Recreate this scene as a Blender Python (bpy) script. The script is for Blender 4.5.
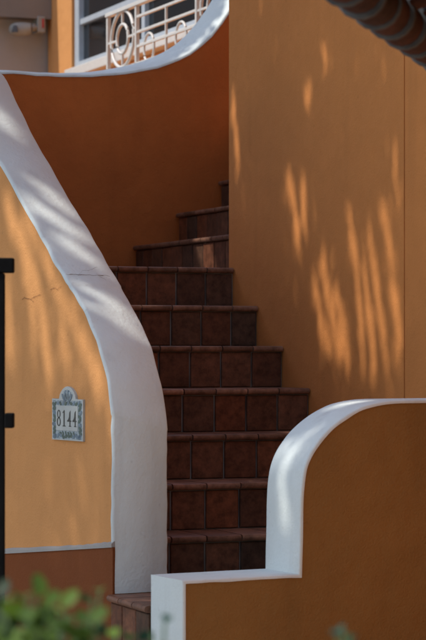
import bpy, bmesh, math, random
import numpy as np
from mathutils import Vector

random.seed(7)
rng = np.random.default_rng(11)
scene = bpy.context.scene
for o in list(bpy.data.objects):
    bpy.data.objects.remove(o)
C = scene.collection

# ------------------------------------------------------------------ camera
F = 2300.0            # focal length in photo pixels (photo 426 x 640)
HY = 350.0            # horizon row
E_Z = 1.381           # eye height
cam_d = bpy.data.cameras.new('camera')
cam = bpy.data.objects.new('camera', cam_d)
C.objects.link(cam)
cam.location = (0, 0, E_Z)
cam.rotation_euler = (math.radians(90), 0, 0)
cam_d.sensor_fit = 'VERTICAL'
cam_d.sensor_height = 36
cam_d.sensor_width = 24
cam_d.lens = 36 * F / 640
cam_d.shift_y = (HY - 320) / 640
cam_d.clip_start = 0.1
cam_d.clip_end = 600
cam_d.dof.use_dof = True
cam_d.dof.focus_distance = 9.0
cam_d.dof.aperture_fstop = 6.3
scene.camera = cam

# ------------------------------------------------------------------ light
SUN = Vector((-0.52, -0.135, 0.82)).normalized()      # towards the sun
world = bpy.data.worlds.new('World')
scene.world = world
world.use_nodes = True
wn = world.node_tree
bg = wn.nodes['Background']
sky = wn.nodes.new('ShaderNodeTexSky')
sky.sky_type = 'NISHITA'
sky.sun_disc = False
sky.sun_elevation = math.asin(SUN.z)
sky.sun_rotation = math.atan2(SUN.x, SUN.y)
wn.links.new(sky.outputs[0], bg.inputs[0])
bg.inputs[1].default_value = 0.15
sun_d = bpy.data.lights.new('sun', 'SUN')
sun_d.energy = 2.2
sun_d.angle = math.radians(0.6)
sun_d.color = (1.0, 0.965, 0.90)
sun = bpy.data.objects.new('sun', sun_d)
C.objects.link(sun)
sun.rotation_euler = (-SUN).to_track_quat('-Z', 'Y').to_euler()
sun.location = (-6, -2, 12)
scene.view_settings.view_transform = 'Standard'
scene.view_settings.look = 'None'
scene.view_settings.exposure = 0.80
scene.view_settings.gamma = 1
scene.view_settings.use_curve_mapping = False

# ------------------------------------------------------------------ frames
TH = math.radians(22)
U = np.array([-math.sin(TH), math.cos(TH)])      # up the first flight
V = np.array([math.cos(TH), math.sin(TH)])       # along the risers, to the right
R7 = np.array([0.092, 10.29])                    # right end of the landing riser
T, R, Z0 = 0.274, 0.175, 0.525


def W(u, v, z=None):
    p = R7 + u * U + v * V
    return (p[0], p[1]) if z is None else (p[0], p[1], z)


def px(p):
    return 213 + F * p[0] / p[1]


def zat(y, Y):
    return E_Z + (HY - y) * Y / F


def at_v(x, y, v):
    """point of the vertical plane v = const seen at photo pixel x, y"""
    a = (x - 213) / F
    b = R7 + v * V
    u = (a * b[1] - b[0]) / (U[0] - a * U[1])
    p = b + u * U
    return u, zat(y, p[1])


def at_u(x, y, u):
    a = (x - 213) / F
    b = R7 + u * U
    v = (a * b[1] - b[0]) / (V[0] - a * V[1])
    p = b + v * V
    return v, zat(y, p[1])


# ------------------------------------------------------------------ materials
def nt(name):
    m = bpy.data.materials.new(name)
    m.use_nodes = True
    n = m.node_tree
    return m, n, n.nodes['Principled BSDF']


def stucco(name, col, col2=None, rough=0.85, bump=0.25, fine=140.0, mott=0.10, stain=None, amt=0.30):
    m, n, b = nt(name)
    N, L = n.nodes.new, n.links.new
    tc = N('ShaderNodeTexCoord')
    big = N('ShaderNodeTexNoise'); big.inputs['Scale'].default_value = 1.7
    big.inputs['Detail'].default_value = 6; big.inputs['Roughness'].default_value = 0.65
    L(tc.outputs['Object'], big.inputs['Vector'])
    ramp = N('ShaderNodeValToRGB')
    ramp.color_ramp.elements[0].position = 0.3
    ramp.color_ramp.elements[1].position = 0.72
    c2 = col2 or tuple(c * (1 - 2.2 * mott) for c in col)
    ramp.color_ramp.elements[0].color = (*c2, 1)
    ramp.color_ramp.elements[1].color = (*col, 1)
    L(big.outputs['Fac'], ramp.inputs['Fac'])
    out = ramp.outputs['Color']
    # thin rain streaks and specks
    mp = N('ShaderNodeMapping'); mp.inputs['Scale'].default_value = (9, 9, 0.7)
    L(tc.outputs['Object'], mp.inputs['Vector'])
    st = N('ShaderNodeTexNoise'); st.inputs['Scale'].default_value = 1.0
    st.inputs['Detail'].default_value = 5
    L(mp.outputs[0], st.inputs['Vector'])
    sr = N('ShaderNodeMapRange')
    sr.inputs['From Min'].default_value = 0.56; sr.inputs['From Max'].default_value = 0.8
    sr.inputs['To Max'].default_value = amt
    L(st.outputs['Fac'], sr.inputs['Value'])
    mx = N('ShaderNodeMix'); mx.data_type = 'RGBA'
    L(sr.outputs[0], mx.inputs['Factor']); L(out, mx.inputs['A'])
    mx.inputs['B'].default_value = (*(stain or tuple(c * 0.6 for c in col)), 1)
    sp = N('ShaderNodeTexNoise'); sp.inputs['Scale'].default_value = 38
    sp.inputs['Detail'].default_value = 3
    L(tc.outputs['Object'], sp.inputs['Vector'])
    spr = N('ShaderNodeMapRange')
    spr.inputs['From Min'].default_value = 0.66; spr.inputs['From Max'].default_value = 0.78
    spr.inputs['To Max'].default_value = 0.35
    L(sp.outputs['Fac'], spr.inputs['Value'])
    mx2 = N('ShaderNodeMix'); mx2.data_type = 'RGBA'
    L(spr.outputs[0], mx2.inputs['Factor']); L(mx.outputs['Result'], mx2.inputs['A'])
    mx2.inputs['B'].default_value = (*(stain or tuple(c * 0.62 for c in col)), 1)
    L(mx2.outputs['Result'], b.inputs['Base Color'])
    b.inputs['Roughness'].default_value = rough
    b.inputs['Specular IOR Level'].default_value = 0.25
    f1 = N('ShaderNodeTexNoise'); f1.inputs['Scale'].default_value = fine
    f1.inputs['Detail'].default_value = 4
    f2 = N('ShaderNodeTexNoise'); f2.inputs['Scale'].default_value = 11
    f2.inputs['Detail'].default_value = 4
    L(tc.outputs['Object'], f1.inputs['Vector']); L(tc.outputs['Object'], f2.inputs['Vector'])
    ad = N('ShaderNodeMath'); ad.operation = 'MULTIPLY_ADD'
    L(f2.outputs['Fac'], ad.inputs[0]); ad.inputs[1].default_value = 3.5
    L(f1.outputs['Fac'], ad.inputs[2])
    bp = N('ShaderNodeBump'); bp.inputs['Strength'].default_value = bump
    bp.inputs['Distance'].default_value = 0.006
    L(ad.outputs[0], bp.inputs['Height'])
    L(bp.outputs[0], b.inputs['Normal'])
    return m


def tile_mat(name, cols, rough=0.62, spec=0.25):
    m, n, b = nt(name)
    N, L = n.nodes.new, n.links.new
    oi = N('ShaderNodeObjectInfo')
    ramp = N('ShaderNodeValToRGB')
    el = ramp.color_ramp.elements
    el[0].color = (*cols[0], 1); el[1].color = (*cols[-1], 1)
    for i, c in enumerate(cols[1:-1]):
        e = el.new((i + 1) / (len(cols) - 1)); e.color = (*c, 1)
    L(oi.outputs['Random'], ramp.inputs['Fac'])
    tc = N('ShaderNodeTexCoord')
    mp = N('ShaderNodeVectorMath'); mp.operation = 'MULTIPLY_ADD'
    L(oi.outputs['Location'], mp.inputs[0]); mp.inputs[1].default_value = (3.1, 5.3, 7.7)
    L(tc.outputs['Object'], mp.inputs[2])
    no = N('ShaderNodeTexNoise'); no.inputs['Scale'].default_value = 24
    no.inputs['Detail'].default_value = 6; no.inputs['Roughness'].default_value = 0.7
    L(mp.outputs[0], no.inputs['Vector'])
    mr = N('ShaderNodeMapRange')
    mr.inputs['From Min'].default_value = 0.35; mr.inputs['From Max'].default_value = 0.7
    mr.inputs['To Min'].default_value = 0.45; mr.inputs['To Max'].default_value = 1.2
    L(no.outputs['Fac'], mr.inputs['Value'])
    mx = N('ShaderNodeMix'); mx.data_type = 'RGBA'; mx.blend_type = 'MULTIPLY'
    mx.inputs['Factor'].default_value = 1
    L(ramp.outputs['Color'], mx.inputs['A'])
    cb = N('ShaderNodeCombineColor')
    for k in range(3):
        L(mr.outputs[0], cb.inputs[k])
    L(cb.outputs[0], mx.inputs['B'])
    L(mx.outputs['Result'], b.inputs['Base Color'])
    rr = N('ShaderNodeMapRange'); rr.inputs['To Min'].default_value = rough - 0.15
    rr.inputs['To Max'].default_value = rough + 0.2
    L(no.outputs['Fac'], rr.inputs['Value'])
    L(rr.outputs[0], b.inputs['Roughness'])
    b.inputs['Specular IOR Level'].default_value = spec
    bp = N('ShaderNodeBump'); bp.inputs['Strength'].default_value = 0.3
    bp.inputs['Distance'].default_value = 0.004
    L(no.outputs['Fac'], bp.inputs['Height']); L(bp.outputs[0], b.inputs['Normal'])
    return m


def plain(name, col, rough=0.5, metal=0.0, spec=0.5, var=0.12, scale=20.0):
    m, n, b = nt(name)
    N, L = n.nodes.new, n.links.new
    tc = N('ShaderNodeTexCoord')
    no = N('ShaderNodeTexNoise'); no.inputs['Scale'].default_value = scale
    no.inputs['Detail'].default_value = 4
    L(tc.outputs['Object'], no.inputs['Vector'])
    ramp = N('ShaderNodeValToRGB')
    ramp.color_ramp.elements[0].position = 0.3; ramp.color_ramp.elements[1].position = 0.7
    ramp.color_ramp.elements[0].color = (*[c * (1 - var) for c in col], 1)
    ramp.color_ramp.elements[1].color = (*[min(1, c * (1 + var)) for c in col], 1)
    L(no.outputs['Fac'], ramp.inputs['Fac'])
    L(ramp.outputs[0], b.inputs['Base Color'])
    b.inputs['Roughness'].default_value = rough
    b.inputs['Metallic'].default_value = metal
    b.inputs['Specular IOR Level'].default_value = spec
    return m


def leaf_mat(name, c1, c2, trans=0.35):
    m, n, b = nt(name)
    N, L = n.nodes.new, n.links.new
    oi = N('ShaderNodeObjectInfo')
    geo = N('ShaderNodeNewGeometry')
    ad = N('ShaderNodeMath'); ad.operation = 'ADD'
    L(oi.outputs['Random'], ad.inputs[0]); L(geo.outputs['Random Per Island'], ad.inputs[1])
    fr = N('ShaderNodeMath'); fr.operation = 'FRACT'
    L(ad.outputs[0], fr.inputs[0])
    mx = N('ShaderNodeMix'); mx.data_type = 'RGBA'
    L(fr.outputs[0], mx.inputs['Factor'])
    mx.inputs['A'].default_value = (*c1, 1); mx.inputs['B'].default_value = (*c2, 1)
    L(mx.outputs['Result'], b.inputs['Base Color'])
    b.inputs['Roughness'].default_value = 0.55
    b.inputs['Specular IOR Level'].default_value = 0.25
    tr = N('ShaderNodeBsdfTranslucent')
    L(mx.outputs['Result'], tr.inputs['Color'])
    ms = N('ShaderNodeMixShader'); ms.inputs[0].default_value = trans
    L(b.outputs[0], ms.inputs[1]); L(tr.outputs[0], ms.inputs[2])
    L(ms.outputs[0], n.nodes['Material Output'].inputs['Surface'])
    return m


OCHRE = (0.71, 0.32, 0.108)
M = {}
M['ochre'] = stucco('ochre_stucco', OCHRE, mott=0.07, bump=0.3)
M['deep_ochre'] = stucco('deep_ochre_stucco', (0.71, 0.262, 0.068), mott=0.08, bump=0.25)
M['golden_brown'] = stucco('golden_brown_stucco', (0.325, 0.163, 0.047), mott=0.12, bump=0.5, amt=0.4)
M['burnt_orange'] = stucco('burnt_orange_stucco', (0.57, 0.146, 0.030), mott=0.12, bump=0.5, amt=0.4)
M['terracotta'] = stucco('terracotta_stucco', (0.225, 0.062, 0.014), mott=0.08, bump=0.3)
M['white'] = stucco('white_painted_plaster', (0.735, 0.775, 0.735), mott=0.055, bump=0.24, fine=90, stain=(0.44, 0.43, 0.40), amt=0.5)
M['tile'] = tile_mat('terracotta_floor_tile', [(0.20, 0.060, 0.024), (0.10, 0.055, 0.034), (0.22, 0.085, 0.042), (0.085, 0.045, 0.028), (0.27, 0.085, 0.034), (0.12, 0.062, 0.036), (0.18, 0.062, 0.028)])
M['nosing'] = tile_mat('pale_tread_tile', [(0.26, 0.12, 0.07), (0.18, 0.09, 0.055), (0.38, 0.19, 0.115), (0.22, 0.10, 0.06)], rough=0.42)  # paler than the riser tiles, tone varies from tile to tile
M['grout'] = plain('dark_grout', (0.23, 0.19, 0.155), 0.9, var=0.65, scale=6)
M['beige'] = stucco('beige_render', (0.40, 0.365, 0.325), mott=0.05, bump=0.15)
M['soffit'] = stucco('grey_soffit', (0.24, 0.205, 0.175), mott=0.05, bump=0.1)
M['frame'] = plain('grey_window_paint', (0.42, 0.46, 0.50), 0.35, spec=0.5, var=0.06)
M['iron_white'] = plain('white_iron_paint', (0.62, 0.585, 0.54), 0.4, var=0.05)
M['iron_black'] = plain('black_iron', (0.006, 0.006, 0.006), 0.8, spec=0.1, var=0.3)
M['crack'] = plain('crack_line', (0.30, 0.27, 0.23), 0.95, var=0.4)  # colour of the cracks across the white cap
M['crack_ochre'] = plain('ochre_crack_line', (0.33, 0.14, 0.05), 0.95, var=0.4)  # colour of the cracks in the ochre face
M['glaze'] = plain('off_white_glaze', (0.44, 0.45, 0.42), 0.3, spec=0.5, var=0.1)
M['ink'] = plain('black_glaze', (0.012, 0.012, 0.014), 0.3, var=0.2)
M['blue'] = plain('slate_blue_glaze', (0.12, 0.175, 0.22), 0.25, var=0.35, scale=60)
M['field'] = plain('grey_blue_glaze', (0.27, 0.32, 0.34), 0.25, var=0.5, scale=90)
M['green'] = plain('dark_green_glaze', (0.05, 0.09, 0.075), 0.25, var=0.35, scale=60)
M['rooftile'] = tile_mat('old_roof_tile', [(0.085, 0.032, 0.022), (0.11, 0.042, 0.03), (0.06, 0.03, 0.024)], rough=0.8, spec=0.2)
M['mortar'] = plain('grey_mortar', (0.085, 0.09, 0.095), 0.9, var=0.3)
M['wood'] = plain('dark_eave_timber', (0.05, 0.03, 0.02), 0.8, var=0.3)
M['leaf'] = leaf_mat('shrub_leaf', (0.010, 0.026, 0.006), (0.115, 0.185, 0.02), 0.28)
M['leaf_dark'] = leaf_mat('shrub_leaf_dark', (0.02, 0.06, 0.035), (0.03, 0.08, 0.05), 0.2)
M['tree_leaf'] = leaf_mat('tree_leaf', (0.045, 0.085, 0.022), (0.075, 0.12, 0.03), 0.12)
M['bark'] = plain('bark', (0.12, 0.09, 0.065), 0.95, var=0.4, scale=14)
M['stem'] = plain('green_stem', (0.10, 0.16, 0.05), 0.6)
M['lamp_body'] = plain('dusty_lamp_enamel', (0.30, 0.28, 0.24), 0.6, var=0.1)
M['red'] = plain('red_mark', (0.45, 0.05, 0.04), 0.5)
M['paving'] = stucco('grey_paving', (0.27, 0.25, 0.22), mott=0.1, bump=0.3)

gm, gn, gb = nt('window_glass')
gb.inputs['Base Color'].default_value = (0.012, 0.015, 0.018, 1)
gb.inputs['Roughness'].default_value = 0.06
gb.inputs['Specular IOR Level'].default_value = 0.6
_n = gn.nodes.new('ShaderNodeTexNoise'); _n.inputs['Scale'].default_value = 5
_b = gn.nodes.new('ShaderNodeBump'); _b.inputs['Strength'].default_value = 0.06
_t = gn.nodes.new('ShaderNodeTexCoord')
gn.links.new(_t.outputs['Object'], _n.inputs['Vector'])
gn.links.new(_n.outputs['Fac'], _b.inputs['Height']); gn.links.new(_b.outputs[0], gb.inputs['Normal'])
M['glass'] = gm


# ------------------------------------------------------------------ mesh helpers
class MB:
    def __init__(self):
        self.v, self.f, self.m = [], [], []

    def add(self, vs, fs, mi=0):
        o = len(self.v)
        self.v += [tuple(float(c) for c in p) for p in vs]
        self.f += [tuple(i + o for i in f) for f in fs]
        self.m += [mi] * len(fs)

    def hexa(self, b, t, mi=0):
        """b, t: four bottom and four top points, same winding (ccw from above)"""
        self.add(list(b) + list(t), [(3, 2, 1, 0), (4, 5, 6, 7), (0, 1, 5, 4), (1, 2, 6, 5), (2, 3, 7, 6), (3, 0, 4, 7)], mi)

    def prism(self, poly, z0, z1, mi=0):
        n = len(poly)
        vs = [(x, y, z0) for x, y in poly] + [(x, y, z1) for x, y in poly]
        fs = [tuple(range(n - 1, -1, -1)), tuple(range(n, 2 * n))]
        fs += [(i, (i + 1) % n, n + (i + 1) % n, n + i) for i in range(n)]
        self.add(vs, fs, mi)

    def uvbox(self, u0, u1, v0, v1, z0, z1, mi=0):
        self.prism([W(u0, v0), W(u0, v1), W(u1, v1), W(u1, v0)], z0, z1, mi)

    def grid(self, rows, mi=0, flip=False):
        nr, nc = len(rows), len(rows[0])
        vs = [p for r in rows for p in r]
        fs = []
        for i in range(nr - 1):
            for j in range(nc - 1):
                q = (i * nc + j, i * nc + j + 1, (i + 1) * nc + j + 1, (i + 1) * nc + j)
                fs.append(q[::-1] if flip else q)
        self.add(vs, fs, mi)

    def tube(self, pts, rad, n=8, mi=0, closed=False):
        pts = [Vector(p) for p in pts]
        k = len(pts)
        rads = rad if hasattr(rad, '__len__') else [rad] * k
        rows = []
        for i, p in enumerate(pts):
            a = pts[i - 1] if (i or closed) else p
            b = pts[(i + 1) % k] if (i < k - 1 or closed) else p
            d = (b - a).normalized()
            up = Vector((0, 0, 1)) if abs(d.z) < 0.9 else Vector((0.3, 1, 0.1)).normalized()
            s = d.cross(up).normalized(); w = s.cross(d)
            rows.append([p + (s * math.cos(2 * math.pi * j / n) + w * math.sin(2 * math.pi * j / n)) * rads[i] for j in range(n)])
        o = len(self.v)
        vs = [q for r in rows for q in r]
        fs = []
        for i in range(k if closed else k - 1):
            for j in range(n):
                i2 = (i + 1) % k
                fs.append((i * n + j, i * n + (j + 1) % n, i2 * n + (j + 1) % n, i2 * n + j))
        if not closed:
            fs += [tuple(range(n - 1, -1, -1)), tuple((k - 1) * n + j for j in range(n))]
        self.add(vs, fs, mi)

    def mesh(self, name, mats, smooth=None, bevel=0.0, seg=2):
        me = bpy.data.meshes.new(name)
        me.from_pydata(self.v, [], self.f)
        for k in mats:
            me.materials.append(M[k])
        me.polygons.foreach_set('material_index', self.m)
        bm = bmesh.new(); bm.from_mesh(me)
        bmesh.ops.remove_doubles(bm, verts=bm.verts, dist=1e-5)
        bmesh.ops.recalc_face_normals(bm, faces=bm.faces)
        if bevel:
            ed = [e for e in bm.edges if len(e.link_faces) == 2 and e.calc_face_angle(0) > 0.6]
            bmesh.ops.bevel(bm, geom=ed, offset=bevel, segments=seg, profile=0.5, affect='EDGES', clamp_overlap=True)
        if smooth is not None:
            for f in bm.faces:
                f.smooth = True
            for e in bm.edges:
                if len(e.link_faces) == 2:
                    e.smooth = e.calc_face_angle(0) < smooth
        bm.to_mesh(me); bm.free()
        return me


def link(name, me, parent=None, loc=None, rz=None):
    o = bpy.data.objects.new(name, me)
    C.objects.link(o)
    if parent is not None:
        o.parent = parent
    if loc is not None:
        o.location = loc
    if rz is not None:
        o.rotation_euler = (0, 0, rz)
    return o


def thing(name, label, cat, group=None):
    o = bpy.data.objects.new(name, None)
    C.objects.link(o)
    o.empty_display_size = 0.2
    tag(o, label, cat, group)
    return o


def tag(o, label, cat, group=None):
    o['label'] = label; o['category'] = cat
    if group:
        o['group'] = group
    return o


def part(name, mb, mat, parent, **kw):
    mats = [mat] if isinstance(mat, str) else mat
    return link(name, mb.mesh(name, mats, **kw), parent)


# ------------------------------------------------------------------ ground
g = MB()
g.prism([(-150, -150), (150, -150), (150, 250), (-150, 250)], -0.5, 0)
ground = part('ground', g, 'paving', None)
ground['kind'] = 'structure'

# ------------------------------------------------------------------ curved stair parapet
def inner_vu(t):
    """plan of the parapet's inner face, t = metres along the first flight from its end pillar"""
    return (-1.03 - 0.105 * t - 0.0906 * t * t, -1.87 + t)


vu = []
t = 0.0
while t < 1.42:
    vu.append(inner_vu(t))
    t += 0.006 if t < 0.35 else 0.02
near_n = len(vu)
v_e, u_e = vu[-1]
# ease into a straight run, then the rounded corner and the back wall
p0 = np.array([v_e, u_e]); d0 = np.array([-0.34, 1.0]); d0 /= np.linalg.norm(d0)
p3 = np.array([-1.56, 0.62]); d3 = np.array([0.0, 1.0])
L_ = np.linalg.norm(p3 - p0) / 3
for k in range(1, 16):
    s = k / 15
    b = (1 - s) ** 3 * p0 + 3 * s * (1 - s) ** 2 * (p0 + d0 * L_) + 3 * s * s * (1 - s) * (p3 - d3 * L_) + s ** 3 * p3
    vu.append(tuple(b))
RC = 1.13
for k in range(1, 29):
    a = math.pi - k / 28 * math.pi / 2
    vu.append((-1.56 + RC + RC * math.cos(a), 0.62 + RC * math.sin(a)))
v_end = vu[-1][0]
k = 0.06
while v_end + k < 2.6:
    vu.append((v_end + k, 1.75)); k += 0.06
vu = np.array(vu)
inn = np.array([W(u_, v_) for v_, u_ in vu])
tan = np.gradient(inn, axis=0); tan /= np.linalg.norm(tan, axis=1)[:, None]
left = np.stack([-tan[:, 1], tan[:, 0]], 1)          # to the outside
THK = 0.21
out = inn + left * THK
arc = np.concatenate([[0], np.cumsum(np.linalg.norm(np.diff(inn, axis=0), axis=1))])

in_tab = np.array([(3.5, 71), (14, 97), (39, 147), (70, 200), (84.5, 223), (100, 250), (114, 275), (135, 311), (152, 347), (162, 389), (167, 423), (168.5, 455)])
out_tab = np.array([(0, 159), (15, 186), (34, 220), (47, 243), (63.5, 273), (84.5, 306), (99, 338), (110, 380), (115, 423), (116.5, 455)])
far_tab = np.array([(3.5, 69), (30, 72.5), (60, 74.5), (90, 74.5), (113, 72.5), (130, 71), (150, 67.5), (170, 62), (185, 56), (200, 46), (210, 36), (220, 24), (229, 10), (240, -8), (260, -45)])
far_w = np.array([(3.5, 1.0), (110, 1.5), (140, 3), (165, 5), (195, 8), (215, 11), (229, 13.5), (260, 16)])
n = len(inn)
zi = np.full(n, np.nan); zo = np.full(n, np.nan)
for i in range(n):
    x = px(inn[i]); xo = px(out[i])
    if i < near_n:
        if x >= 3.5:
            zi[i] = zat(np.interp(x, in_tab[:, 0], in_tab[:, 1]), inn[i][1])
        if xo >= 0:
            zo[i] = zat(np.interp(xo, out_tab[:, 0], out_tab[:, 1]), out[i][1])
    elif x >= 3.5 and vu[i][1] > 0.9:
        xx = min(x, 260)
        y = np.interp(xx, far_tab[:, 0], far_tab[:, 1])
        zi[i] = zat(y, inn[i][1])
        zo[i] = zat(y - np.interp(xx, far_w[:, 0], far_w[:, 1]), out[i][1])
zi[np.isnan(zi)] = np.interp(arc[np.isnan(zi)], arc[~np.isnan(zi)], zi[~np.isnan(zi)])
lastn = max(i for i in range(near_n) if not np.isnan(zo[i]))
for i in range(lastn + 1, near_n):
    zo[i] = min(zi[i], zo[lastn] + (zi[i] - zi[lastn]) * 1.0 + 0.0)
zo[np.isnan(zo)] = np.interp(arc[np.isnan(zo)], arc[~np.isnan(zo)], zo[~np.isnan(zo)])


def smooth(z, k=2):
    for _ in range(k):
        z[1:-1] = 0.25 * z[:-2] + 0.5 * z[1:-1] + 0.25 * z[2:]
    return z


zi = smooth(zi); zo = smooth(zo)
zi[-10:] = np.maximum(zi[-10:], 3.6); zo[-10:] = np.maximum(zo[-10:], 3.6)

parapet = thing('stair_parapet', 'curved ochre stair wall with sweeping white cap and dark terracotta inside', 'stair wall')
CT = 0.009     # cap thickness


def wob(a, amp, seed):
    """hand-trowelled unevenness along a length in metres"""
    r_w = np.random.default_rng(seed)
    o_ = np.zeros_like(a)
    for k_ in range(14):
        o_ += np.sin(a * r_w.uniform(3, 70) + r_w.uniform(0, 6.3)) * r_w.uniform(0.3, 1)
    return o_ * amp / 3.0


zo_w = wob(arc, 0.0022, 1); zi_w = wob(arc, 0.0022, 2)
lo_w = wob(arc, 0.0018, 3); li_w = wob(arc, 0.0018, 4)
body = MB()
zs = np.linspace(0, 1, 9)
B0 = 2                      # the body starts behind the cap's end face
# the body's top lies a cap thickness inside the cap surface, measured square to it
_sl = np.gradient(0.5 * (zi + zo), arc)
drop = CT * np.minimum(np.sqrt(1 + _sl ** 2), 8.0)
bo, bi = zo - drop, zi - drop
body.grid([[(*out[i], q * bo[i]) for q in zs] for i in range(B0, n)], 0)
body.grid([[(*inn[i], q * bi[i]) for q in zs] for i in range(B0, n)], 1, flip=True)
body.grid([[(*out[i], bo[i]), (*inn[i], bi[i])] for i in range(B0, n)], 0)
for i in (B0, n - 1):
    body.add([(*out[i], 0), (*inn[i], 0), (*inn[i], bi[i]), (*out[i], bo[i])], [(0, 1, 2, 3)], 0)
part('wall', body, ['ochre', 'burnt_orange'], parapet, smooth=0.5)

# cap: a rounded strip over the top and down the end pillar
cap_pts = []
PR = 0.0035
zb = Z0
end_dir = -tan[0]
rows = []


def cap_row(po, pi_, zo_, zi_, nrm, lf):
    """section of the cap; nrm = outward normal of the cap surface at this station"""
    po = np.array([*po, zo_]); pi_ = np.array([*pi_, zi_])
    side = np.array([*lf, 0.0])
    r = 0.008
    return [po + side * PR - nrm * CT * 1.6, po + side * PR - nrm * r, po + side * (PR - 0.35 * r) - nrm * 0.35 * r, po - side * (r - PR),
            0.5 * (po + pi_) + nrm * 0.0015,
            pi_ + side * (r - PR), pi_ - side * (PR - 0.35 * r) - nrm * 0.35 * r, pi_ - side * PR - nrm * r, pi_ - side * PR - nrm * CT * 1.6]


zv0 = min(zi[0], zo[0])
e3 = np.array([*end_dir, 0.0])
ew = wob(np.linspace(0, 0.9, 60), 0.002, 8); ew2 = wob(np.linspace(0, 0.9, 60), 0.002, 9)
for kq, q in enumerate(np.linspace(0, 1, 60)[:-1]):
    rows.append(cap_row(out[0] + left[0] * ew[kq], inn[0] + left[0] * ew2[kq], zb + q * (zo[0] - zb), zb + q * (zi[0] - zb), e3, left[0]))
zm = 0.5 * (zi + zo)
mid = 0.5 * (inn + out)
P3 = np.concatenate([mid, zm[:, None]], 1)
G3 = np.gradient(P3, axis=0); G3 /= np.linalg.norm(G3, axis=1)[:, None]
for i in range(n):
    side = np.array([*left[i], 0.0])
    nr = np.cross(G3[i], side); nr /= np.linalg.norm(nr)
    if nr[2] < -1e-6:
        nr = -nr
    if i < 12:
        w = i / 12
        nr = (1 - w) * (0.5 * e3 + 0.5 * nr) + w * nr; nr /= np.linalg.norm(nr)
    rows.append(cap_row(out[i] + left[i] * lo_w[i], inn[i] + left[i] * li_w[i], zo[i] + zo_w[i], zi[i] + zi_w[i], nr, left[i]))
capb = MB(); capb.grid(rows)
part('cap', capb, 'white', parapet, smooth=0.7)

# plinth on the outside, with its plaster ledge
ip = [i for i in range(n) if arc[i] <= 3.0 and (i == 0 or arc[i] - arc[0] >= 0)]
ip = ip[::3]
za = zat(543.5, out[0][1])
pl = MB(); led = MB()


def plz(i):
    return za - 0.098 * min(arc[i], 1.4)


pl.grid([[(*(out[i] + left[i] * 0.005), z) for z in (0, plz(i) - 0.012)] for i in ip])
pl.grid([[(*(out[i] + left[i] * 0.005), plz(i) - 0.012), (*(out[i] - left[i] * 0.01), plz(i) - 0.012)] for i in ip])
pl.add([(*(out[0] + left[0] * 0.005), 0), (*(out[0] - left[0] * 0.01), 0), (*(out[0] - left[0] * 0.01), plz(0) - 0.012), (*(out[0] + left[0] * 0.005), plz(0) - 0.012)], [(0, 1, 2, 3)])
part('plinth', pl, 'terracotta', parapet, smooth=0.5)
lr = []
for q, i in enumerate(ip):
    j = 0.0009 * math.sin(q * 1.7) + 0.0022 * math.sin(q * 0.23 + 1) + random.uniform(-.0006, .0006)
    a = out[i] + left[i] * 0.010; b = out[i] - left[i] * 0.006
    lr.append([(*a, plz(i) - 0.0135), (*a, plz(i) - 0.003 + j), (*(a - left[i] * 0.006), plz(i) + 0.002 + j), (*b, plz(i) + 0.009 + j), (*b, plz(i) - 0.0135)])
led.grid(lr)
led.add(lr[0], [(0, 1, 2, 3, 4)])
part('plinth_ledge', led, 'beige', parapet, smooth=0.7)

# ------------------------------------------------------------------ surfaces sampled for sun flecks
def near_grid(pts, x, y):
    d = (213 + F * pts[:, 0] / pts[:, 1] - x) ** 2 + (HY - F * (pts[:, 2] - E_Z) / pts[:, 1] - y) ** 2
    k = int(np.argmin(d))
    return pts[k], d[k]


S_lwall = np.array([(*out[i], z) for i in range(0, near_n, 2) for z in np.arange(0.3, zo[i], 0.02)])
S_lcap = np.array([[out[i][0] * (1 - w) + inn[i][0] * w, out[i][1] * (1 - w) + inn[i][1] * w, zo[i] * (1 - w) + zi[i] * w] for i in range(near_n) for w in np.linspace(0, 1, 9)])


def outer_hit(x, y):
    xs = np.array([px(out[i]) for i in range(near_n)])
    a = np.interp(x, xs[::-1], arc[:near_n][::-1])
    P = np.array([np.interp(a, arc[:near_n], out[:near_n, 0]), np.interp(a, arc[:near_n], out[:near_n, 1])])
    k = int(np.searchsorted(arc[:near_n], a)); k = min(k, near_n - 1)
    return np.array([*P, zat(y, P[1])]), tan[k], left[k]


# cracks in cap and wall
def crack(name, pts3, wid, off, parent, mat='crack'):
    mb = MB()
    pts3 = [np.array(p) for p in pts3]
    fine = []
    for a, b in zip(pts3[:-1], pts3[1:]):
        for q in np.linspace(0, 1, 6)[:-1]:
            fine.append(a + (b - a) * q)
    fine.append(pts3[-1])
    rr = random.Random(int(abs(pts3[0][2]) * 1e5))
    rws = []
    for i, p in enumerate(fine):
        j = (rr.random() - .5) * 0.005
        w = wid * (0.4 + rr.random()) * (0.3 if i in (0, len(fine) - 1) else 1)
        q = p + np.array(off)
        rws.append([q + np.array([0, 0, j + w]), q + np.array([0, 0, j - w])])
    mb.grid(rws)
    return part(name, mb, mat, parent)


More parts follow.
